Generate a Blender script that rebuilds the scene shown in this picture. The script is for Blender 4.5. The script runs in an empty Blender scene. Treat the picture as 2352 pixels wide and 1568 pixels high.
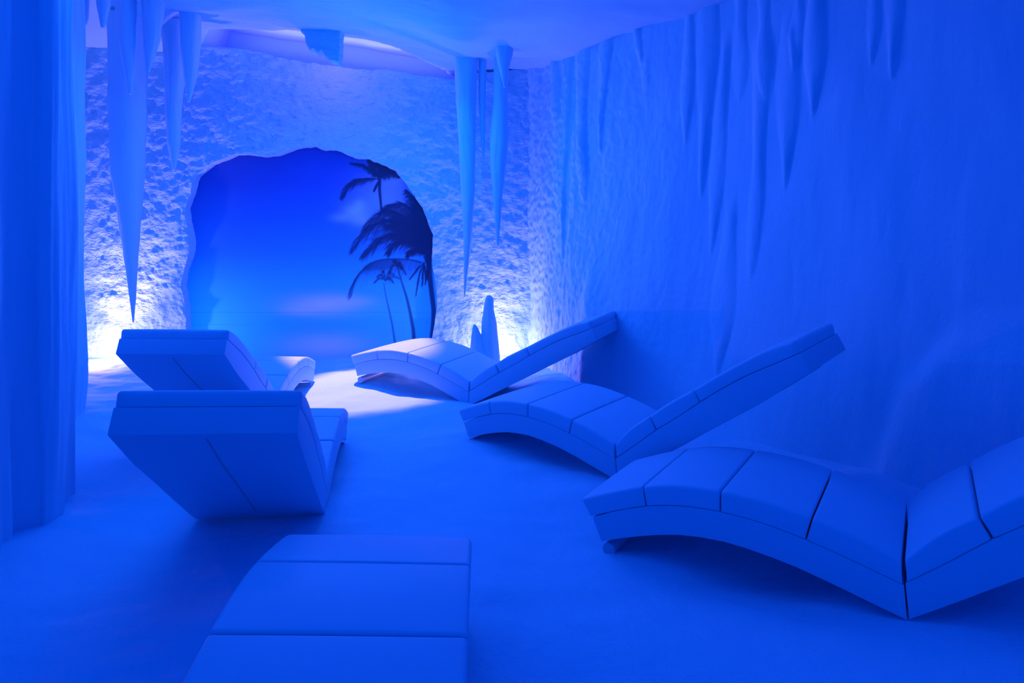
import bpy, bmesh, math, random
import numpy as np
from mathutils import Vector, Matrix, noise

random.seed(5); np.random.seed(5)
S = bpy.context.scene
C = S.collection
F, CX, CY, CAMZ = 1500.0, 1176.0, 513.65, 1.3      # focal length / principal point in pixels, eye height


def at(u, v, Y):
    """world point seen at photo pixel (u, v) at distance Y"""
    return Vector(((u - CX) / F * Y, Y, CAMZ - (v - CY) / F * Y))


def tag(o, label=None, cat=None, group=None, kind=None):
    if label: o['label'] = label
    if cat: o['category'] = cat
    if group: o['group'] = group
    if kind: o['kind'] = kind
    return o


def link(name, verts, faces, mat, parent=None, smooth=True):
    me = bpy.data.meshes.new(name)
    me.from_pydata([tuple(v) for v in verts], [], faces)
    me.update()
    if smooth:
        me.polygons.foreach_set('use_smooth', [True] * len(me.polygons))
    me.materials.append(mat)
    o = bpy.data.objects.new(name, me)
    C.objects.link(o)
    if parent: o.parent = parent
    return o


def fix_normals(o):
    bm = bmesh.new(); bm.from_mesh(o.data)
    bmesh.ops.recalc_face_normals(bm, faces=bm.faces)
    bm.to_mesh(o.data); bm.free()


def fbm(x, y, z, octaves=4):
    return noise.fractal((x, y, z), 1.0, 2.0, octaves)


def lerp_table(tab, x):
    xs = [t[0] for t in tab]
    return [float(np.interp(x, xs, [t[k] for t in tab])) for k in range(1, len(tab[0]))]


# ------------------------------------------------------------------ materials
def material(name, col, rough=0.8, spec=0.25, bumps=()):
    m = bpy.data.materials.new(name); m.use_nodes = True
    nt = m.node_tree; b = nt.nodes['Principled BSDF']
    b.inputs['Base Color'].default_value = (*col, 1)
    b.inputs['Roughness'].default_value = rough
    b.inputs['Specular IOR Level'].default_value = spec
    if bumps:
        tc = nt.nodes.new('ShaderNodeTexCoord'); prev = None
        for scale, stretch, strength, dist, detail in bumps:
            mp = nt.nodes.new('ShaderNodeMapping'); mp.inputs['Scale'].default_value = stretch
            nz = nt.nodes.new('ShaderNodeTexNoise')
            nz.inputs['Scale'].default_value = scale; nz.inputs['Detail'].default_value = detail
            nz.inputs['Roughness'].default_value = 0.6
            bp = nt.nodes.new('ShaderNodeBump')
            bp.inputs['Strength'].default_value = strength; bp.inputs['Distance'].default_value = dist
            nt.links.new(tc.outputs['Object'], mp.inputs['Vector'])
            nt.links.new(mp.outputs['Vector'], nz.inputs['Vector'])
            nt.links.new(nz.outputs['Fac'], bp.inputs['Height'])
            if prev: nt.links.new(prev.outputs['Normal'], bp.inputs['Normal'])
            prev = bp
        nt.links.new(prev.outputs['Normal'], b.inputs['Normal'])
    return m


M = {}
M['rock'] = material('salt_crust', (.30, .66, .82), .85, .2, ((22, (1, 1, 1.7), .6, .04, 3), (75, (1, 1, 1), .4, .010, 2)))
M['drape'] = material('salt_drapery', (.30, .66, .82), .8, .2, ((14, (1, 1, .25), .2, .03, 3), (60, (1, 1, .5), .3, .006, 2)))
M['ceil'] = material('salt_ceiling', (.30, .66, .82), .85, .2, ((7, (.5, 1.2, 1), .4, .04, 4), (60, (1, 1, 1), .3, .006, 2)))
M['icicle'] = material('salt_icicle', (.30, .66, .82), .6, .3, ((16, (1, 1, .15), .3, .02, 3), (70, (1, 1, .6), .25, .005, 2)))
M['sand'] = material('loose_salt', (.30, .66, .82), .95, .1, ((9, (1, 1, 1), .3, .04, 4), (160, (1, 1, 1), .35, .006, 2)))
M['vinyl'] = material('white_vinyl', (.31, .62, .78), .5, .3, ((220, (1, 1, 1), .06, .002, 2),))
M['base_vinyl'] = material('white_base_vinyl', (.29, .58, .74), .55, .3, ((220, (1, 1, 1), .06, .002, 2),))
M['roller'] = material('grey_roller', (.22, .45, .6), .35, .5)
M['seam'] = material('stitched_seam', (.27, .40, .48), .7, .2)


# ------------------------------------------------------------------ lounger
# side profile: s runs from the hinge towards the foot end, second value is height
SEAT_TOP = [(.001, .180), (.10, .225), (.26, .272), (.42, .306), (.565, .316), (.72, .316), (.868, .290), (1.0, .248), (1.10, .214), (1.160, .190)]
SEAT_MID = [(.003, .105), (.12, .145), (.285, .195), (.42, .226), (.570, .242), (.72, .240), (.857, .217), (.98, .178), (1.06, .150), (1.120, .126)]
SEAT_LOW = [(.002, -.004), (.10, .026), (.20, .058), (.315, .092), (.44, .118), (.560, .134), (.66, .133), (.76, .124), (.93, .083), (1.056, .042)]
SEAT_MID_B = SEAT_MID[:-1] + [(1.092, .132)]
BACK_TOP = [(-.003, .184), (-.07, .256), (-.13, .306), (-.200, .350), (-.30, .425), (-.445, .512), (-.56, .588), (-.69, .668), (-.80, .728), (-.925, .775)]
BACK_MID = [(.000, .112), (-.12, .200), (-.235, .292), (-.36, .374), (-.475, .460), (-.59, .538), (-.70, .606), (-.82, .665), (-.932, .722)]
BACK_LOW = [(-.004, .000), (-.10, .060), (-.20, .126), (-.36, .229), (-.56, .362), (-.75, .482), (-.968, .642)]
WID = .579


def resample(line, n):
    p = np.array(line, float)
    d = np.r_[0, np.cumsum(np.hypot(*np.diff(p, axis=0).T))]
    t = np.linspace(0, d[-1], n)
    return np.c_[np.interp(t, d, p[:, 0]), np.interp(t, d, p[:, 1])]


def smooth_line(line, n=160, k=7):
    p = resample(line, n)
    for _ in range(2):
        q = p.copy()
        for i in range(1, n - 1):
            w = min(k, i, n - 1 - i)
            q[i] = p[i - w:i + w + 1].mean(0)
        p = q
    return p


def between(line, s0, s1, n):
    """points of a smoothed line between s0 and s1 (s runs monotonically)"""
    o = np.argsort(line[:, 0]); s = np.linspace(s0, s1, n)
    return np.c_[s, np.interp(s, line[o, 0], line[o, 1])]


def loft(name, low, top, half, mat, parent, r_side, r_end0, r_end1, puff=0.0, bottom_r=.004, corner=0.0):
    """padded body between a lower and an upper side-profile line, with rounded long edges and ends"""
    n0 = 7
    L = float(np.hypot(*np.diff(top, axis=0).T).sum())
    ts = []
    for r, sgn in ((r_end0, 0), (r_end1, 1)):
        a = [r * (1 - math.cos(k / n0 * math.pi / 2)) for k in range(n0)]
        ts.append([x / L for x in a])
    mid = np.linspace(r_end0 / L, 1 - r_end1 / L, 14).tolist()
    T = ts[0] + mid + [1 - x for x in reversed(ts[1])]
    verts, faces = [], []
    n = len(top); idx = np.linspace(0, 1, n)
    NS = 6
    rings = []
    for t in T:
        B = Vector((np.interp(t, idx, low[:, 0]), np.interp(t, idx, low[:, 1])))
        A = Vector((np.interp(t, idx, top[:, 0]), np.interp(t, idx, top[:, 1])))
        up = A - B; h = up.length; up.normalize()
        e0, e1 = t * L, (1 - t) * L
        ins = 0.0
        if e0 < r_end0: ins = max(ins, r_end0 - math.sqrt(max(0, r_end0 ** 2 - (r_end0 - e0) ** 2)))
        if e1 < r_end1: ins = max(ins, r_end1 - math.sqrt(max(0, r_end1 ** 2 - (r_end1 - e1) ** 2)))
        pf = puff * (4 * t * (1 - t)) ** .5
        hw = half - ins * .8
        if corner and e1 < corner: hw -= corner - math.sqrt(max(0, corner ** 2 - (corner - e1) ** 2))
        hh = max(.006, h - ins)
        rs = min(r_side, hh * .8)
        sec = []
        rb = min(bottom_r, hh * .2)
        # cross-section loop: bottom right -> top right -> top left -> bottom left
        for k in range(4):
            a = -math.pi / 2 + k / 3 * math.pi / 2
            sec.append((hw - rb + rb * math.cos(a), rb + rb * math.sin(a)))
        for k in range(NS + 1):
            a = k / NS * math.pi / 2
            sec.append((hw - rs + rs * math.cos(a), hh - rs + rs * math.sin(a)))
        for k in range(1, 12):
            x = (hw - rs) * (1 - 2 * k / 12)
            sec.append((x, hh + pf * (1 - (x / max(hw - rs, 1e-4)) ** 2)))
        for k in range(NS + 1):
            a = math.pi / 2 + k / NS * math.pi / 2
            sec.append((-(hw - rs) + rs * math.cos(a), hh - rs + rs * math.sin(a)))
        for k in range(4):
            a = math.pi + k / 3 * math.pi / 2
            sec.append((-(hw - rb) + rb * math.cos(a), rb + rb * math.sin(a)))
        ring = []
        for y, z in sec:
            p = B + up * z
            ring.append(len(verts)); verts.append((p.x, y, p.y))
        rings.append(ring)
    m = len(rings[0])
    for a, b in zip(rings, rings[1:]):
        for k in range(m):
            faces.append((a[k], a[(k + 1) % m], b[(k + 1) % m], b[k]))
    faces.append(tuple(rings[0])); faces.append(tuple(reversed(rings[-1])))
    o = link(name, verts, faces, mat, parent)
    fix_normals(o)
    o.data.set_sharp_from_angle(angle=math.radians(50))
    return o


def tube(name, pts, rad, mat, parent, n=14):
    verts, faces = [], []
    for i, p in enumerate(pts):
        p = Vector(p)
        d = (Vector(pts[min(i + 1, len(pts) - 1)]) - Vector(pts[max(i - 1, 0)])).normalized()
        a = d.orthogonal().normalized(); b = d.cross(a)
        for k in range(n):
            t = 2 * math.pi * k / n
            verts.append(p + (a * math.cos(t) + b * math.sin(t)) * rad)
    for i in range(len(pts) - 1):
        for k in range(n):
            faces.append((i * n + k, i * n + (k + 1) % n, (i + 1) * n + (k + 1) % n, (i + 1) * n + k))
    faces.append(tuple(range(n))); faces.append(tuple(reversed(range((len(pts) - 1) * n, len(pts) * n))))
    o = link(name, verts, faces, mat, parent, smooth=False)
    fix_normals(o)
    return o


def build_lounger():
    root = bpy.data.objects.new('lounger', None); C.objects.link(root)
    st, sm, sl = smooth_line(SEAT_TOP), smooth_line(SEAT_MID), smooth_line(SEAT_LOW, k=4)
    smb = smooth_line(SEAT_MID_B)
    bt, bm_, bl = smooth_line(BACK_TOP, k=5), smooth_line(BACK_MID), smooth_line(BACK_LOW)
    half = WID / 2
    n = 40
    low = resample(sl, n); top = resample(smb, n)
    top[:, 1] -= .0015
    loft('seat_base', low, top, half - .0015, M['base_vinyl'], root, .004, .003, .006)
    low = resample(bl, n); top = resample(bm_, n)
    top[:, 1] -= .001; top[:, 0] -= .001
    loft('back_base', low, top, half - .0015, M['base_vinyl'], root, .004, .003, .006)
    # seat cushions: (start on top, end on top, start on seam line, end on seam line)
    cuts_t = [.003, .26, .566, .866, 1.16]; cuts_m = [.005, .285, .571, .857, 1.12]
    for i in range(4):
        g = .0025
        t = between(st, cuts_t[i] + g, cuts_t[i + 1] - g, 30); m = between(sm, cuts_m[i] + g, cuts_m[i + 1] - g, 30)
        last = i == 3
        loft('seat_cushion', m, t, half, M['vinyl'], root, .014, .009 if i else .003, .03 if last else .009,
             puff=.004, bottom_r=.003, corner=.045 if last else 0)
    cuts_t = [-.003, -.205, -.445, -.925]; cuts_m = [-.004, -.237, -.474, -.932]
    for i in range(3):
        g = .0025
        t = between(bt, cuts_t[i] - g, cuts_t[i + 1] + g, 30); m = between(bm_, cuts_m[i] - g, cuts_m[i + 1] + g, 30)
        last = i == 2
        loft('back_cushion', m, t, half, M['vinyl'], root, .014, .016 if i == 1 else (.003 if i == 0 else .006), .028 if last else .014,
             puff=.004, bottom_r=.003, corner=.02 if last else 0)
    r = tube('foot_roller', [(1.030, -half + .012, .012), (1.030, half - .012, .012)], .026, M['roller'], root, 20)
    r['label'] = 'grey roller under the foot end'
    o = np.argsort(bl[:, 0])
    pts = [(s - .001, 0, float(np.interp(s, bl[o, 0], bl[o, 1])) - .001) for s in np.linspace(-.93, -.12, 24)]
    tube('underside_seam', pts, .0018, M['seam'], root, 8)['label'] = 'dark stitched seam down the back'
    return root


def place(root, x, y, th, z, pitch, roll):
    c, s = math.cos(th), math.sin(th)
    ex = Vector((c * math.cos(pitch), s * math.cos(pitch), math.sin(pitch)))
    et = Vector((-s, c, roll)).normalized()
    ez = ex.cross(et).normalized(); et = ez.cross(ex)
    m = Matrix.Identity(4)
    for i in range(3):
        m[i][0], m[i][1], m[i][2] = ex[i], et[i], ez[i]
    m[0][3], m[1][3], m[2][3] = x, y, z
    root.matrix_world = m


def copy_tree(o):
    c = o.copy(); C.objects.link(c)
    for ch in [k for k in bpy.data.objects if k.parent is o]:
        d = ch.copy(); C.objects.link(d); d.parent = c
    return c


LOUNGERS = [
    (1.405, 2.305, 2.574, .042, -.069, .029, 'white padded lounger nearest on the right, its head end running out of the frame'),
    (.721, 3.547, 2.433, .000, -.048, -.022, 'white padded lounger in the middle of the right-hand three, feet towards the room centre'),
    (-.203, 5.171, 2.691, -.067, .071, -.006, 'white padded lounger beside the twin-peaked stalagmite, its foot end lit lavender'),
    (-1.919, 4.494, 1.628, -.065, -.017, .017, 'white padded lounger on the far left, its back turned, beside the glowing wall corner'),
    (-1.161, 3.021, 1.730, -.053, -.039, .038, 'white padded lounger with broad back turned, between left pillar and cut-off lounger'),
    (-.379, .932, 1.610, .012, .101, .039, 'white padded lounger cut off by the bottom edge, only its seat and foot end showing'),
]
proto = build_lounger()
for i, (x, y, th, z, ph, rl, lab) in enumerate(LOUNGERS):
    o = proto if i == 0 else copy_tree(proto)
    place(o, x, y, th, z, ph, rl)
    tag(o, lab, 'lounger', 'padded wave loungers on the salt floor')

# ------------------------------------------------------------------ salt floor
CTRL = []
FOOTZ = [-.045, -.015, -.005, -.085, -.075, .11]
for (x, y, th, z, ph, rl, _), fz in zip(LOUNGERS, FOOTZ):
    CTRL.append((x, y, z - .004))
    CTRL.append((x + 1.04 * math.cos(th), y + 1.04 * math.sin(th), fz))
    CTRL.append((x + .5 * math.cos(th), y + .5 * math.sin(th), (z + fz) / 2 - .055))
CTRL += [(-3.9, 6.1, -.02), (-1.9, 6.4, -.02), (-.9, 6.3, -.02), (-3.0, 4.6, 0), (-2.1, 2.9, 0), (-2.2, 1.2, 0), (.4, 1.5, 0), (1.2, 1.0, .0),
         (1.3, 4.4, .04), (2.0, 3.3, .06), (2.4, 2.2, .08), (.5, 5.4, .03), (0, 6.2, 0), (-.6, 3.4, -.03), (-.5, 4.6, -.03), (.4, .4, .0), (-1.2, .6, .0)]
CTRL += [(1.75, 1.98, .10), (2.08, 1.80, .21), (2.35, 2.0, .22), (1.75, 2.35, .10), (2.2, 1.4, .12), (2.6, 1.9, .24)]
CT = np.array(CTRL)


def floor_base(X, Y):
    w = 1 / (((X[..., None] - CT[:, 0]) ** 2 + (Y[..., None] - CT[:, 1]) ** 2) + .03) ** 1.5
    return (w * CT[:, 2]).sum(-1) / w.sum(-1)


xs = np.arange(-5.2, 4.0, .03); ys = np.arange(-1.4, 7.3, .03)
GX, GY = np.meshgrid(xs, ys)
GZ = floor_base(GX, GY)
verts = []
for j in range(len(ys)):
    for i in range(len(xs)):
        x, y = GX[j, i], GY[j, i]
        d = .024 * fbm(x * .9 + 3, y * 1.6, .3, 3) + .014 * fbm(x * 3, y * 5, 1.7, 3)
        verts.append((x, y, GZ[j, i] + d))
nx = len(xs)
faces = [(j * nx + i, j * nx + i + 1, (j + 1) * nx + i + 1, (j + 1) * nx + i) for j in range(len(ys) - 1) for i in range(nx - 1)]
tag(link('floor', verts, faces, M['sand']), kind='structure')


def floor_z(x, y):
    return float(floor_base(np.array([x]), np.array([y]))[0])


# ------------------------------------------------------------------ ceiling
RECESS = [(-3.6, 7.6), (-3.1, 7.6), (-2.98, 6.22), (-2.4, 6.0), (-1.85, 5.83), (-1.45, 5.80), (-1.09, 5.92), (-.745, 6.36), (-.6, 6.8), (-.5, 7.4), (.5, 7.6)]


def ceil_z(x, y):
    e = max(0.0, -.45 - x); e = min(e, 3.2)
    z = 2.80 + .146 * e
    yr = float(np.interp(x, [r[0] for r in RECESS], [r[1] for r in RECESS])) + .03 * noise.noise((x * 6, 0, 2))
    z -= .22 * min(1, max(0, (-3.0 - x) / .14)) * min(1, max(0, (y - 5.6) / .5))
    k = min(1, max(0, (y - yr) / .10))
    return z + .17 * k * k * (3 - 2 * k)


xs = np.arange(-5.2, 4.2, .045); ys = np.r_[np.arange(-1.4, 3.6, .08), np.arange(3.6, 7.6, .025)]
verts = []
for y in ys:
    for x in xs:
        d = .04 * fbm(x * .8, y * 1.1, 4.4, 3) + .014 * fbm(x * 3, y * 5, 2.2, 3)
        d += .06 * math.exp(-(((x - .02) / .38) ** 2 + ((y - 5.15) / .22) ** 2))
        verts.append((x, y, ceil_z(x, y) + d))
nx = len(xs)
faces = [(j * nx + i, (j + 1) * nx + i, (j + 1) * nx + i + 1, j * nx + i + 1) for j in range(len(ys) - 1) for i in range(nx - 1)]
tag(link('ceiling', verts, faces, M['ceil']), kind='structure')

# ------------------------------------------------------------------ back wall with the broken-out opening
YB = 6.45
OPEN = [(427, 900), (426, 800), (427, 740), (425, 706), (418, 655), (423, 618), (434, 594), (439, 553), (429, 509), (426, 478), (439, 441), (449, 405),
        (486, 376), (541, 354), (578, 354), (605, 359), (636, 355), (680, 340), (721, 333), (741, 344), (772, 344), (800, 357),
        (821, 362), (847, 364), (907, 391), (939, 432), (971, 480), (995, 537), (993, 560), (992, 604), (1000, 649), (1004, 690), (998, 744), (992, 778), (990, 900)]
TOPL = [(60, 98), (430, 101), (462, 105), (560, 113), (600, 120), (640, 131), (700, 142), (745, 148), (790, 155), (840, 161), (880, 158), (960, 172), (1045, 180), (1070, 168), (1300, 150)]


def back_disp(x, z):
    """relief of the crust, towards the room"""
    a = .032 * fbm(x * 1.3, z * 1.3, 7.7, 3) + .020 * fbm(x * 6, z * 8, 3.1, 3)
    n1 = noise.noise((x * 15 + 2 * noise.noise((x * 5, z * 5, 0)), z * 22, 5.5)); n2 = noise.noise((x * 30, z * 40, 1.2))
    return a + .011 * n1 + .005 * n2


op = [(at(u, v, YB).x, at(u, v, YB).z) for u, v in OPEN]
N = 560
rim = resample(op, N)
for i in range(N):
    j = .008 * fbm(rim[i, 0] * 9, rim[i, 1] * 9, .5, 3)
    rim[i, 0] += j; rim[i, 1] += j
cx, cz = -1.93, 0.15
outer = []
xl, xr = -4.75, .45


def top_z(x):
    u = CX + x * F / YB
    v = float(np.interp(u, [t[0] for t in TOPL], [t[1] for t in TOPL]))
    return CAMZ - (v - CY) / F * YB


a0 = None
for i in range(N):
    dx, dz = rim[i, 0] - cx, rim[i, 1] - cz
    best = 1e9
    if dx < -1e-6: best = min(best, (xl - cx) / dx)
    if dx > 1e-6: best = min(best, (xr - cx) / dx)
    if dz > 1e-6:
        t = 3.0 / dz
        for _ in range(20):
            zt = top_z(min(xr, max(xl, cx + dx * t))); t = (zt - cz) / dz
        best = min(best, t)
    outer.append((cx + dx * best, cz + dz * best))
MR = 190
verts, faces = [], []
for i in range(N):
    for k in range(MR + 1):
        t = (k / MR) ** 1.15
        x = rim[i, 0] + (outer[i][0] - rim[i, 0]) * t; z = rim[i, 1] + (outer[i][1] - rim[i, 1]) * t
        d = back_disp(x, z)
        if k == MR: z += .012 * noise.noise((x * 12, 0, 3))
        verts.append((x, YB - d - .02 * (1 - min(1, k / 8)) * 0, z))
for i in range(N - 1):
    for k in range(MR):
        a = i * (MR + 1) + k
        faces.append((a, a + 1, a + MR + 2, a + MR + 1))
# reveal of the opening and thickness at the top edge
b0 = len(verts)
for i in range(N):
    for q in range(1, 7):
        x, y, z = verts[i * (MR + 1)]
        w = .012 * noise.noise((x * 8, q * .8, z * 8))
        verts.append((x + w, y + .13 * q / 6, z + w))
for i in range(N - 1):
    for q in range(6):
        a = i * (MR + 1) if q == 0 else b0 + i * 6 + q - 1
        b = (i + 1) * (MR + 1) if q == 0 else b0 + (i + 1) * 6 + q - 1
        faces.append((a, b, b0 + (i + 1) * 6 + q, b0 + i * 6 + q))
b1 = len(verts)
for i in range(N):
    x, y, z = verts[i * (MR + 1) + MR]
    verts.append((x, y + .06, z))
for i in range(N - 1):
    a = i * (MR + 1) + MR; b = (i + 1) * (MR + 1) + MR
    faces.append((a, b1 + i, b1 + i + 1, b))
wall = tag(link('wall_back', verts, faces, M['rock']), kind='structure')
fix_normals(wall)

# plain wall behind the broken slab, carries the mural and closes the gap above it
verts = [(-5.2, 6.95, -.4), (1.2, 6.95, -.4), (1.2, 6.95, 3.6), (-5.2, 6.95, 3.6)]
tag(link('wall_back_rear', verts, [(0, 1, 2, 3)], M['ceil']), kind='structure')

# ------------------------------------------------------------------ beach mural: a flat printed picture
YM = 6.555


def draw_mural():
    u = np.arange(400, 1022, 1.35); v = np.arange(318, 862, 1.35)
    U, V = np.meshgrid(u, v)
    t = V
    stops = [(318, (.02, .06, .38)), (420, (.02, .10, .46)), (500, (.02, .18, .58)), (580, (.03, .30, .70)), (650, (.04, .50, .84)), (716, (.05, .60, .88)), (740, (.04, .56, .87)), (800, (.05, .60, .88)), (862, (.1, .5, .8))]
    ys = [s[0] for s in stops]
    img = np.stack([np.interp(t, ys, [s[1][k] for s in stops]) for k in range(3)], -1)

    def soft(cx, cy, rx, ry):
        return np.exp(-(((U - cx) / rx) ** 2 + ((V - cy) / ry) ** 2))

    def blend(mask, col, amt):
        a = np.clip(mask * amt, 0, 1)[..., None]
        img[:] = img * (1 - a) + np.array(col) * a
    # turquoise water low on the left with the uplight's glow painted in, clouds
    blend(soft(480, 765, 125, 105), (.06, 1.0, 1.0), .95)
    for cx_, cy_, rx, ry, a in ((815, 485, 26, 16, .55), (785, 500, 24, 10, .35), (830, 505, 24, 14, .45), (826, 470, 14, 12, .35), (880, 460, 70, 60, .35), (905, 400, 40, 30, .3)):
        blend(soft(cx_, cy_, rx, ry), (.55, .75, .95), a)
    for cx_, cy_, rx, ry, a in ((735, 700, 75, 22, .7), (800, 692, 50, 12, .35), (745, 795, 85, 26, .6), (690, 712, 40, 10, .4)):
        blend(soft(cx_, cy_, rx, ry), (.95, .80, .96), a)
    blend(((V > 744) & (V < 747)).astype(float), (.1, .55, .85), .3)

    dark = np.zeros_like(U)

    def seg(x0, y0, x1, y1, w0, w1, a):
        pad = max(w0, w1) + 3
        i0 = np.searchsorted(u, min(x0, x1) - pad); i1 = np.searchsorted(u, max(x0, x1) + pad)
        j0 = np.searchsorted(v, min(y0, y1) - pad); j1 = np.searchsorted(v, max(y0, y1) + pad)
        if i1 <= i0 or j1 <= j0: return
        uu, vv = U[j0:j1, i0:i1], V[j0:j1, i0:i1]
        dx, dy = x1 - x0, y1 - y0; l2 = dx * dx + dy * dy + 1e-9
        k = np.clip(((uu - x0) * dx + (vv - y0) * dy) / l2, 0, 1)
        d = np.hypot(uu - x0 - k * dx, vv - y0 - k * dy)
        w = w0 + (w1 - w0) * k
        m = np.clip((w + .9 - d) / 1.8, 0, 1) * a
        sub = dark[j0:j1, i0:i1]
        sub[:] = sub + m * (1 - sub)

    rnd = random.Random(3)

    def P(x, y): return (700 + x / 3.136, 330 + y / 3.136)

    def curve(pts, n):
        p = np.array([P(*q) for q in pts])
        d = np.r_[0, np.cumsum(np.hypot(*np.diff(p, axis=0).T))] / 1.0
        s = np.linspace(0, d[-1], n)
        c = np.c_[np.interp(s, d, p[:, 0]), np.interp(s, d, p[:, 1])]
        for _ in range(3):
            c[1:-1] = (c[:-2] + c[1:-1] * 2 + c[2:]) / 4
        return c

    def frond(pts, leaf, a=.8, wind=(-.75, .65), w=1.4, both=True, n=92, dw=.75):
        """a midrib with leaflets that hang and blow to one side"""
        c = curve(pts, n)
        for i in range(n - 1):
            seg(*c[i], *c[i + 1], w * (1 - .6 * i / n), w * (1 - .6 * (i + 1) / n), a)
        for i in range(3, n):
            t = i / n
            L = leaf * (math.sin(math.pi * min(1, .12 + t * .88)) ** .7 + .15) * rnd.uniform(.7, 1.15)
            d = c[min(i, n - 2) + 1] - c[min(i, n - 2)]; d = d / (np.hypot(*d) + 1e-9)
            for sgn in ((1, -1) if both else (1,)):
                nrm = np.array([-d[1], d[0]]) * sgn
                q = d * dw + nrm * (.45 if sgn * nrm[1] < 0 else .7) + np.array(wind) * .7
                q = q / np.hypot(*q)
                m = c[i] + q * L * .55; q2 = q * .7 + np.array((0, .5)); q2 /= np.hypot(*q2)
                e = m + q2 * L * .5
                seg(*c[i], *m, 1.2, 1.0, a * rnd.uniform(.55, 1)); seg(*m, *e, 1.0, .4, a * rnd.uniform(.4, .9))

    def trunk(pts, w0, w1, a=.9):
        c = curve(pts, 40)
        for i in range(39):
            seg(*c[i], *c[i + 1], w0 + (w1 - w0) * i / 39, w0 + (w1 - w0) * (i + 1) / 39, a * .6)

    # shaded heart of the big crown
    rndm = np.vectorize(lambda a, b: noise.noise((a * .05 + b * .02, b * .11, 3.0)))
    nz = rndm(U, V)

    def mass(cx, cy, rx, ry, rot, a):
        c, s_ = math.cos(rot), math.sin(rot)
        x, y = (U - cx) * c + (V - cy) * s_, -(U - cx) * s_ + (V - cy) * c
        d = np.sqrt((x / rx) ** 2 + (y / ry) ** 2) + nz * .35
        m = np.clip((1.08 - d) / .3, 0, 1) * a
        dark[:] = dark + m * (1 - dark)
    mass(*P(735, 615), 62, 38, .35, .88)
    mass(*P(600, 640), 46, 20, -.45, .55)
    mass(*P(860, 600), 24, 76, -.42, .95)
    mass(*P(690, 520), 40, 24, .3, .6)
    mass(*P(890, 760), 14, 40, 0, .9)
    mass(*P(560, 870), 42, 13, -.12, .35)
    mass(*P(520, 140), 24, 9, .5, .8)
    mass(*P(600, 190), 22, 10, .5, .75)
    mass(*P(370, 285), 28, 7, -.25, .55)
    # slim palms
    trunk([(665, 880), (700, 1000), (735, 1110), (760, 1220), (782, 1340), (788, 1440)], 1.6, 4.8)
    trunk([(570, 1000), (575, 1050), (590, 1120), (610, 1210), (630, 1300), (652, 1450)], 1.3, 2.8, .7)
    for q in ((500, 1000), (520, 960), (560, 930), (640, 940), (680, 970), (640, 1000)):
        frond([(580, 985), ((580 + q[0]) / 2, min(985, q[1]) - 22), q], 7, .35, n=16)
    for q in ((610, 930), (700, 900), (730, 940), (690, 860), (640, 850)):
        frond([(665, 885), ((665 + q[0]) / 2, min(885, q[1]) - 15), q], 9, .4, n=16)
    # lower drooping frond, paler
    frond([(850, 860), (800, 842), (740, 832), (650, 828), (560, 832), (470, 860), (400, 920), (360, 1000), (335, 1100)], 50, .30, (-.35, 1.6), 1.8, False, 130, .15)
    frond([(850, 855), (760, 835), (620, 832), (520, 840), (430, 890)], 46, .26, (-.3, 1.6), 1.2, False, 110, .15)
    for q in (((820, 890), (790, 930), (755, 975)), ((830, 920), (815, 1000), (800, 1095)), ((850, 930), (850, 1000), (845, 1020)), ((870, 920), (872, 980), (868, 1010))):
        frond([(860, 860), *q], 7, .75, (-.2, 1), 1.6, True, 20)
    # big wind-blown crown
    for pts, lf, a in (
            ([(880, 760), (800, 660), (700, 590), (600, 545), (500, 590), (400, 680), (335, 780)], 38, .6),
            ([(880, 770), (780, 690), (660, 650), (560, 680), (480, 750), (415, 820)], 40, .6),
            ([(880, 780), (800, 720), (720, 690), (650, 720), (600, 790)], 36, .6),
            ([(880, 740), (820, 620), (740, 540), (640, 480), (560, 500), (480, 560), (430, 620)], 46, .6),
            ([(890, 740), (860, 600), (800, 500), (720, 430), (620, 440), (540, 500)], 36, .75),
            ([(900, 740), (890, 580), (850, 470), (790, 390), (735, 335)], 34, .8),
            ([(905, 730), (900, 620), (880, 540), (830, 430)], 34, .85),
            ([(880, 790), (830, 760), (770, 770), (740, 810)], 20, .8),
            ([(890, 760), (860, 690), (800, 600), (730, 560), (640, 560)], 34, .8),
            ([(900, 790), (910, 700), (915, 640), (900, 560)], 24, .9)):
        frond(pts, lf, a)
    trunk([(885, 720), (893, 830), (900, 950), (915, 1080), (930, 1200), (925, 1300), (912, 1420)], 7, 5, 1.0)
    trunk([(905, 640), (900, 760), (890, 900), (880, 980)], 9, 3, .9)
    # top palm
    trunk([(540, 240), (538, 330), (545, 400), (552, 480)], 4.2, 2.6, .95)
    for pts, lf, a in (
            ([(530, 240), (480, 190), (420, 148), (330, 140)], 11, .85),
            ([(530, 255), (470, 250), (390, 255), (320, 300), (268, 392)], 26, .7),
            ([(530, 250), (500, 180), (520, 120), (560, 110)], 14, .85),
            ([(540, 240), (570, 170), (610, 160), (660, 200)], 16, .85),
            ([(545, 245), (590, 215), (640, 210), (680, 240)], 12, .8),
            ([(535, 235), (490, 150), (460, 112)], 12, .8),
            ([(545, 235), (560, 150), (600, 120)], 14, .8),
            ([(540, 260), (520, 300), (500, 340)], 8, .6)):
        frond(pts, lf, a, n=60)
    img[:] = img * (1 - dark[..., None]) + np.array((.015, .035, .10)) * dark[..., None]
    seam = np.clip(1 - np.abs(V - 717) / 1.2, 0, 1) * .35
    img[:] = img * (1 - seam[..., None]) + np.array((.02, .1, .4)) * seam[..., None]
    return u, v, img


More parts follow.
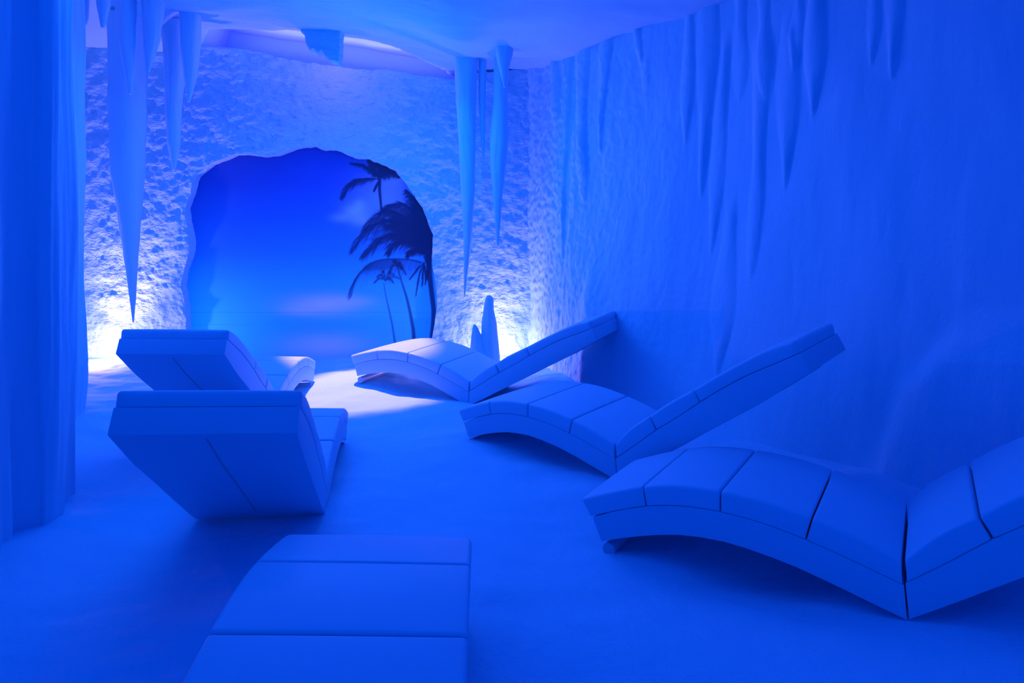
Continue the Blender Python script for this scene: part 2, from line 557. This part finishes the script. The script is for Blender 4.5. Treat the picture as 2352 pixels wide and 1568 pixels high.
u, v, img = draw_mural()
nu, nv = len(u), len(v)
k = YM / F
verts = [((a - CX) * k, YM, CAMZ - (b - CY) * k) for b in v for a in u]
faces = [(j * nu + i, j * nu + i + 1, (j + 1) * nu + i + 1, (j + 1) * nu + i) for j in range(nv - 1) for i in range(nu - 1)]
mm = material('mural_print', (1, 1, 1), .6, .15)
ca = mm.node_tree.nodes.new('ShaderNodeVertexColor'); ca.layer_name = 'print'
mm.node_tree.links.new(ca.outputs['Color'], mm.node_tree.nodes['Principled BSDF'].inputs['Base Color'])
# the panel has a body: a thin board behind the print
n0 = len(verts)
c4 = [(0, 0), (nu - 1, 0), (nu - 1, nv - 1), (0, nv - 1)]
for i, j in c4:
    x, y, z = verts[j * nu + i]; verts.append((x, y + .02, z))
faces.append((n0, n0 + 3, n0 + 2, n0 + 1))
mu = link('beach_mural', verts, faces, mm, smooth=False)
fix_normals(mu)
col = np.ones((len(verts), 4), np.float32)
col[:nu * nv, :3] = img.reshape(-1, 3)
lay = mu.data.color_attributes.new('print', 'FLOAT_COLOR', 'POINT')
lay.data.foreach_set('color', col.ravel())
tag(mu, 'large beach mural with dark palms under a blue sky, set behind the ragged wall opening', 'mural')

# ------------------------------------------------------------------ side walls, swept along a ground line
def sweep(name, poly, z0, z1, nz, step, disp, mat, side):
    p = np.array(poly, float)
    d = np.r_[0, np.cumsum(np.hypot(*np.diff(p, axis=0).T))]
    n = int(d[-1] / step)
    t = np.linspace(0, d[-1], n)
    q = np.c_[np.interp(t, d, p[:, 0]), np.interp(t, d, p[:, 1])]
    w = max(2, int(.05 / step))
    qs = q.copy()
    for i in range(1, n - 1):
        ww = min(w, i, n - 1 - i); qs[i] = q[i - ww:i + ww + 1].mean(0)
    tg = np.gradient(qs, axis=0); tg /= np.hypot(tg[:, 0], tg[:, 1])[:, None]
    nr = np.c_[-tg[:, 1], tg[:, 0]] * side
    pxs = CX + F * qs[:, 0] / np.maximum(qs[:, 1], .05)
    zs = np.linspace(z0, z1, nz)
    verts = []
    for i in range(n):
        for z in zs:
            e = disp(t[i], z, pxs[i], qs[i])
            verts.append((qs[i, 0] + nr[i, 0] * e, qs[i, 1] + nr[i, 1] * e, z))
    faces = [(i * nz + j, (i + 1) * nz + j, (i + 1) * nz + j + 1, i * nz + j + 1) for i in range(n - 1) for j in range(nz - 1)]
    o = link(name, verts, faces, mat)
    tag(o, kind='structure')
    return o


# drapery ribs on the right wall: centre at top, centre at tip, half width (px), top, tip (px), depth (m)
RIBS = [
    (1222, 1226, 16, -60, 420, .03), (1200, 1203, 14, 100, 300, .025), (1262, 1276, 18, -60, 297, .04), (1298, 1313, 13, -60, 628, .035), (1330, 1358, 26, -60, 468, .05),
    (1398, 1392, 18, -60, 360, .035), (1450, 1478, 16, -60, 150, .03), (1480, 1490, 22, -60, 250, .01), (1578, 1585, 16, -60, 336, .03), (1618, 1626, 24, -60, 456, .045),
    (1660, 1658, 20, 100, 588, .035), (1690, 1700, 26, -60, 232, .035), (1740, 1772, 26, -60, 236, .03), (1752, 1764, 28, 100, 640, .035), (1698, 1704, 30, 480, 860, .035),
    (1812, 1828, 30, 60, 436, .045), (1874, 1882, 28, -80, 276, .055), (1836, 1834, 16, -60, 172, .03), (2012, 2012, 16, -80, 160, .03), (2058, 2062, 26, -80, 190, .04),
]
RW = [(-.30, 6.66), (-.02, 6.60), (.16, 6.42), (.34, 6.09), (1.22, 4.76), (2.12, 3.40), (2.60, 2.55), (2.95, 1.6), (3.1, .3), (3.1, -1.3)]


def right_disp(t, z, px, q):
    Y = q[1]
    v = CY - (z - CAMZ) * F / max(Y, .3)
    ramp = min(1, max(0, (t - .5) / 1.6))
    e = .34 * ramp * max(0, 1 - z / 2.8) ** 1.6
    e += .06 * fbm(t * .9, z * .5, 9.1, 3)
    far = max(0, 1 - t / 3.2)
    e += .012 * fbm(t * 7, z * 1.6, 2.1, 3) * (.4 + far) + far * (.017 * noise.noise((t * 20, z * 17, 8.8)) + .012 * noise.noise((t * 42, z * 34, 2.8)))
    e += .05 * math.exp(-((px - 1408 - (v - 800) * .02) / 22) ** 2) * min(1, max(0, (v - 600) / 80))
    if px > 1900 and v > 700:
        c = 2225 - (v - 780) * .75 if v < 880 else 2150 - (v - 880) * .33
        e += .06 * min(1, (v - 700) / 120) / (1 + math.exp(max(-40, min(40, (c - px) / 16))))
    for x0, x1, hw, vt, vb, dep in RIBS:
        if v > vb + 6 or v < vt - 40: continue
        k = min(1, max(0, (v - vt) / (vb - vt)))
        c = x0 + (x1 - x0) * k
        w = hw * min(1, (max(0, 1 - k) / .35)) ** .5 * (.75 + .25 * math.sin(3 + x0 + 6 * k) )
        if w < .5: continue
        s = (px - c) / w
        if abs(s) < 1:
            top = min(1, max(0, (v - vt + 40) / 60)) if vt > 0 else 1
            e += (1.15 if x0 < 1470 else .72) * dep * (1 - s * s) ** .8 * min(1, (1 - k) / .2) ** .6 * top
    return e


sweep('wall_right', RW, -.35, 3.25, 260, .0105, right_disp, M['drape'], -1)

LWALL = [(-2.7, -1.3), (-2.3, 1.0), (-2.035, 2.52), (-2.085, 2.77), (-2.085, 2.80), (-1.985, 2.82), (-2.00, 2.90), (-2.07, 3.02), (-2.10, 3.12), (-2.2, 3.26), (-2.6, 3.5), (-2.78, 3.95), (-2.90, 4.30), (-2.95, 4.50),
         (-3.1, 4.66), (-3.8, 4.9), (-4.4, 5.4), (-4.55, 6.0), (-4.5, 6.7)]


def left_disp(t, z, px, q):
    e = .02 * fbm(t * 2.5, z * .6, 3.3, 3) + .024 * noise.noise((t * 13, z * .8, .7)) + .016 * noise.noise((t * 30, z * 1.2, 4.7))
    if 4.2 < q[1] < 4.75: e += .035 * noise.noise((2.2, z * 1.8, 6.1))
    if q[1] < 2.6: e += .04 * fbm(t * 1.2, z * .5, 1.2, 2)
    return e


sweep('wall_left', LWALL, -.35, 3.6, 120, .0125, left_disp, M['drape'], -1)

# ------------------------------------------------------------------ stalactites and stalagmite
def spike(name, tab, Y, mat, flat=.85, seed=0.0, ridge=.16, n=28, m=70, up=True):
    """tapered mineral spike: rows of (centre px, row px, half width px) at distance Y"""
    rows = np.array(tab, float)
    vs = np.linspace(rows[0, 1], rows[-1, 1], m)
    verts, faces = [], []
    base = at(rows[0, 0], rows[0, 1], Y)
    for v in vs:
        x = np.interp(v, rows[:, 1], rows[:, 0]); r = np.interp(v, rows[:, 1], rows[:, 2]) * Y / F
        c = at(x, v, Y)
        for k in range(n):
            a = 2 * math.pi * k / n
            g = 1 + ridge * noise.noise((math.cos(a) * 1.6 + seed, math.sin(a) * 1.6, c.z * 1.1)) + .08 * noise.noise((math.cos(a) * 4, math.sin(a) * 4 + seed, c.z * 6))
            verts.append((c.x + math.cos(a) * r * g - base.x, c.y + math.sin(a) * r * g * flat - base.y, c.z - base.z))
    for j in range(m - 1):
        for k in range(n):
            faces.append((j * n + k, j * n + (k + 1) % n, (j + 1) * n + (k + 1) % n, (j + 1) * n + k))
    faces.append(tuple(range(n))); faces.append(tuple(reversed(range((m - 1) * n, m * n))))
    o = link(name, verts, faces, mat)
    o.location = base
    fix_normals(o)
    return o


def to_ceiling(tab, Y):
    """raise the first row until it meets the ceiling"""
    x, v, w = tab[0]
    zc = ceil_z(at(x, v, Y).x, Y) + .05
    vc = CY - (zc - CAMZ) * F / Y
    return ([(x, vc, w * 1.1)] if vc < v - 2 else []) + [(x, max(v, vc), w)] + list(tab[1:])


STAL = [
    ([(292, 20, 44), (293, 150, 41), (293, 300, 37), (292, 400, 35), (297, 500, 25), (302, 600, 14), (305, 680, 7), (306, 740, 1.5)], 5.85,
     'longest stalactite on the left, its tip reaching down to the far left lounger'),
    ([(289, 20, 21), (291, 100, 17), (297, 170, 10), (299, 217, 2.5)], 5.42, 'short pointed stalactite in front of the long left stalactite'),
    ([(350, 20, 25), (348, 90, 18), (343, 140, 9), (340, 166, 3)], 5.45, 'short stubby stalactite just right of the long left stalactite'),
    ([(400, 20, 30), (402, 140, 24), (398, 250, 17), (399, 330, 14), (400, 392, 3)], 5.95, 'blunt mid-length stalactite hanging left of the mural opening'),
    ([(436, 30, 24), (437, 110, 22), (437, 180, 13), (434, 234, 3)], 5.75, 'short broad stalactite at the left end of the lit ceiling strip'),
    ([(195, 15, 9), (195, 40, 8), (195, 57, 4)], 5.0, 'tiny ceiling drip in the top left, nearest the left pillar'),
    ([(238, 15, 14), (237, 45, 8), (236, 64, 4)], 5.0, 'tiny ceiling drip in the top left, next to the long stalactite'),
    ([(1069, 130, 28), (1070, 250, 23), (1073, 350, 19), (1075, 450, 16), (1074, 550, 10), (1070, 620, 5.5), (1067, 683, 1)], 5.9,
     'long stalactite right of the mural, ending in a needle tip left of the stalagmite'),
    ([(1150, 130, 15), (1150, 230, 16), (1147, 320, 20), (1144, 380, 18), (1143, 450, 11), (1143, 520, 6), (1143, 568, 1.2)], 5.85,
     'stalactite hanging straight above the twin-peaked stalagmite'),
    ([(1158, 125, 19), (1158, 165, 10), (1159, 201, 1.5)], 5.5, 'small triangular drip at the right end of the ceiling edge'),
    ([(1108, 130, 9), (1107, 230, 8), (1108, 300, 6), (1111, 370, 1.5)], 5.95, 'thin stalactite between the two long ones right of the mural'),
]
for i, (tab, Y, lab) in enumerate(STAL):
    o = spike('stalactite', to_ceiling(tab, Y), Y, M['icicle'], seed=i * 3.3)
    tag(o, lab, 'stalactite', 'stalactites hanging from the salt ceiling')

root = bpy.data.objects.new('stalagmite', None); C.objects.link(root)
root.location = at(1112, 850, 5.95)
tag(root, 'twin-peaked salt stalagmite with a white glow behind it, beyond the farthest right lounger', 'stalagmite')
for nm, tab, lab in (('main_peak', [(1123, 678, 4), (1124, 684, 9), (1122, 710, 12), (1123, 740, 17), (1124, 790, 21), (1125, 830, 24), (1125, 880, 27)], 'tall peak'),
                     ('side_peak', [(1090, 745, 2), (1091, 752, 6), (1094, 770, 12), (1098, 800, 18), (1102, 840, 25), (1104, 880, 28)], 'low peak')):
    o = spike(nm, tab, 5.95 if nm == 'main_peak' else 5.93, M['icicle'], ridge=.1, seed=8.0)
    o.location = o.location - root.location
    o.parent = root; o['label'] = lab

# jagged crust shield hanging from the ceiling, hides the ceiling lamp
SH = [(690, 60), (694, 76), (703, 84), (706, 102), (712, 114), (718, 123), (727, 121), (734, 128), (740, 132), (747, 124), (754, 137), (767, 150), (778, 151), (786, 155), (788, 120), (789, 90), (792, 60)]
YS = 5.7
pts = resample([(at(a, b, YS).x, at(a, b, YS).z) for a, b in SH], 90)
verts, faces = [], []
T0 = 9
xc, zc = pts[:, 0].mean(), pts[:, 1].max()
for q in range(T0):
    dy = .13 * (q / (T0 - 1) - .5)
    sc = 1 - .25 * (2 * q / (T0 - 1) - 1) ** 4 * .25
    for x, z in pts:
        bul = -.05 * (1 - ((x - xc) / .2) ** 2)
        verts.append((xc + (x - xc) * sc + .006 * noise.noise((x * 20, q * .7, z * 20)), YS + dy + bul, zc + (z - zc) * sc))
n = len(pts)
for q in range(T0 - 1):
    for i in range(n):
        a, b = q * n + i, q * n + (i + 1) % n
        faces.append((a, b, b + n, a + n))
faces.append(tuple(reversed(range(n)))); faces.append(tuple(range((T0 - 1) * n, T0 * n)))
o = link('lamp_shield', verts, faces, M['rock'])
fix_normals(o)
o.data.set_sharp_from_angle(angle=math.radians(40))
tag(o, 'jagged salt-crusted shield hanging from the lit ceiling strip above the mural', 'lamp shield')

# ------------------------------------------------------------------ lights
def light(name, kind, loc, energy, col, **kw):
    d = bpy.data.lights.new(name, kind); d.energy = energy; d.color = col
    o = bpy.data.objects.new(name, d); C.objects.link(o); o.location = loc
    aim = kw.pop('aim', None)
    for a, b in kw.items(): setattr(d, a, b)
    if aim is not None:
        o.rotation_euler = (Vector(aim) - Vector(loc)).to_track_quat('-Z', 'Y').to_euler()
    return o


BLUE = (0, .19, 1)
DEEP = (0, .125, 1)
light('blue_far', 'AREA', (-1.4, 5.2, 2.5), 16, BLUE, shape='ELLIPSE', size=2.4, size_y=1.2, aim=(-1.4, 5.0, 0))
light('blue_wash', 'POINT', (-1.1, 5.0, 1.95), 46, BLUE, shadow_soft_size=.6)
light('blue_near_fill', 'AREA', (-1.3, 1.8, 2.6), 8, DEEP, shape='ELLIPSE', size=2.6, size_y=2.6, aim=(-1.2, 2.0, 0))  # added fill over the near loungers, no fixture seen there
light('blue_left_fill', 'AREA', (-2.3, 3.5, 2.6), 12, BLUE, shape='ELLIPSE', size=1.6, size_y=1.6, aim=(-1.9, 3.6, 0))  # added fill to lift the shade around the left loungers
light('blue_right_fill', 'AREA', (1.2, 1.2, 2.6), 6, DEEP, shape='ELLIPSE', size=2.6, size_y=2.2, aim=(1.2, 1.4, 0))  # smaller added fill for the near right side, not an actual lamp
WHITE = (1.0, .40, 1)
light('left_uplight', 'POINT', (-3.88, 6.16, .05), 24, WHITE, shadow_soft_size=.03)
light('left_beam', 'SPOT', (-3.86, 6.15, .0), 105, WHITE, shadow_soft_size=.03, spot_size=math.radians(80), spot_blend=1.0, aim=(-3.76, 6.35, 1.2))
light('right_uplight', 'POINT', (-.15, 6.18, .05), 17, WHITE, shadow_soft_size=.03)
light('right_beam', 'SPOT', (-.15, 6.15, .0), 95, WHITE, shadow_soft_size=.03, spot_size=math.radians(90), spot_blend=1.0, aim=(-.13, 6.33, 1.2))
light('cove_strip', 'AREA', (-1.85, 6.62, 2.905), 17, (.26, .13, 1), shape='RECTANGLE', size=2.1, size_y=.03)
light('ceiling_lamp', 'POINT', tuple(at(742, 122, 6.0)), 8, (.4, .10, 1), shadow_soft_size=.04)
light('floor_spot', 'SPOT', tuple(at(745, 150, 6.0)), 800, (1.0, .36, 1), shadow_soft_size=.03, spot_size=math.radians(30), spot_blend=.5, aim=(-1.22, 5.4, 0))
# the cove strip follows the sloping top edge of the broken slab and shines up
cv = bpy.data.objects['cove_strip']
ta, tb = Vector((-2.95, 6.62, top_z(-2.95) + .015)), Vector((-.62, 6.62, top_z(-.62) + .015))
dx = (tb - ta).normalized(); up = Vector((0, -.25, 1)); dz = -(up - dx * up.dot(dx)).normalized(); dy = dz.cross(dx)
mt = Matrix.Identity(4)
mt = Matrix(((dx.x, dy.x, dz.x, 0), (dx.y, dy.y, dz.y, 0), (dx.z, dy.z, dz.z, 0), (0, 0, 0, 1)))
# an area lamp shines along its local -Z
mt = Matrix(((dx.x, -dy.x, dz.x, 0), (dx.y, -dy.y, dz.y, 0), (dx.z, -dy.z, dz.z, 0), (0, 0, 0, 1))) if mt.to_3x3().determinant() < 0 else mt
mt.translation = (ta + tb) / 2
cv.matrix_world = mt

w = bpy.data.worlds.new('World'); S.world = w; w.use_nodes = True
w.node_tree.nodes['Background'].inputs['Color'].default_value = (0, .12, 1, 1)
w.node_tree.nodes['Background'].inputs['Strength'].default_value = .95

# ------------------------------------------------------------------ camera
cd = bpy.data.cameras.new('camera'); cam = bpy.data.objects.new('camera', cd); C.objects.link(cam)
cam.location = (0, 0, CAMZ); cam.rotation_euler = (math.pi / 2, 0, 0)
cd.sensor_fit = 'HORIZONTAL'; cd.sensor_width = 36.0
cd.lens = F / 2352 * 36
cd.shift_x = 0.0
cd.shift_y = -(784 - CY) / 2352
cd.clip_start = .02
S.camera = cam
S.view_settings.view_transform = 'Standard'
S.view_settings.look = 'None'
S.view_settings.gamma = 1.0
S.view_settings.exposure = 0.0
S.view_settings.use_curve_mapping = False
S.cycles.use_denoising = True
S.cycles.max_bounces = 12
S.cycles.diffuse_bounces = 10
S.cycles.sample_clamp_indirect = 4
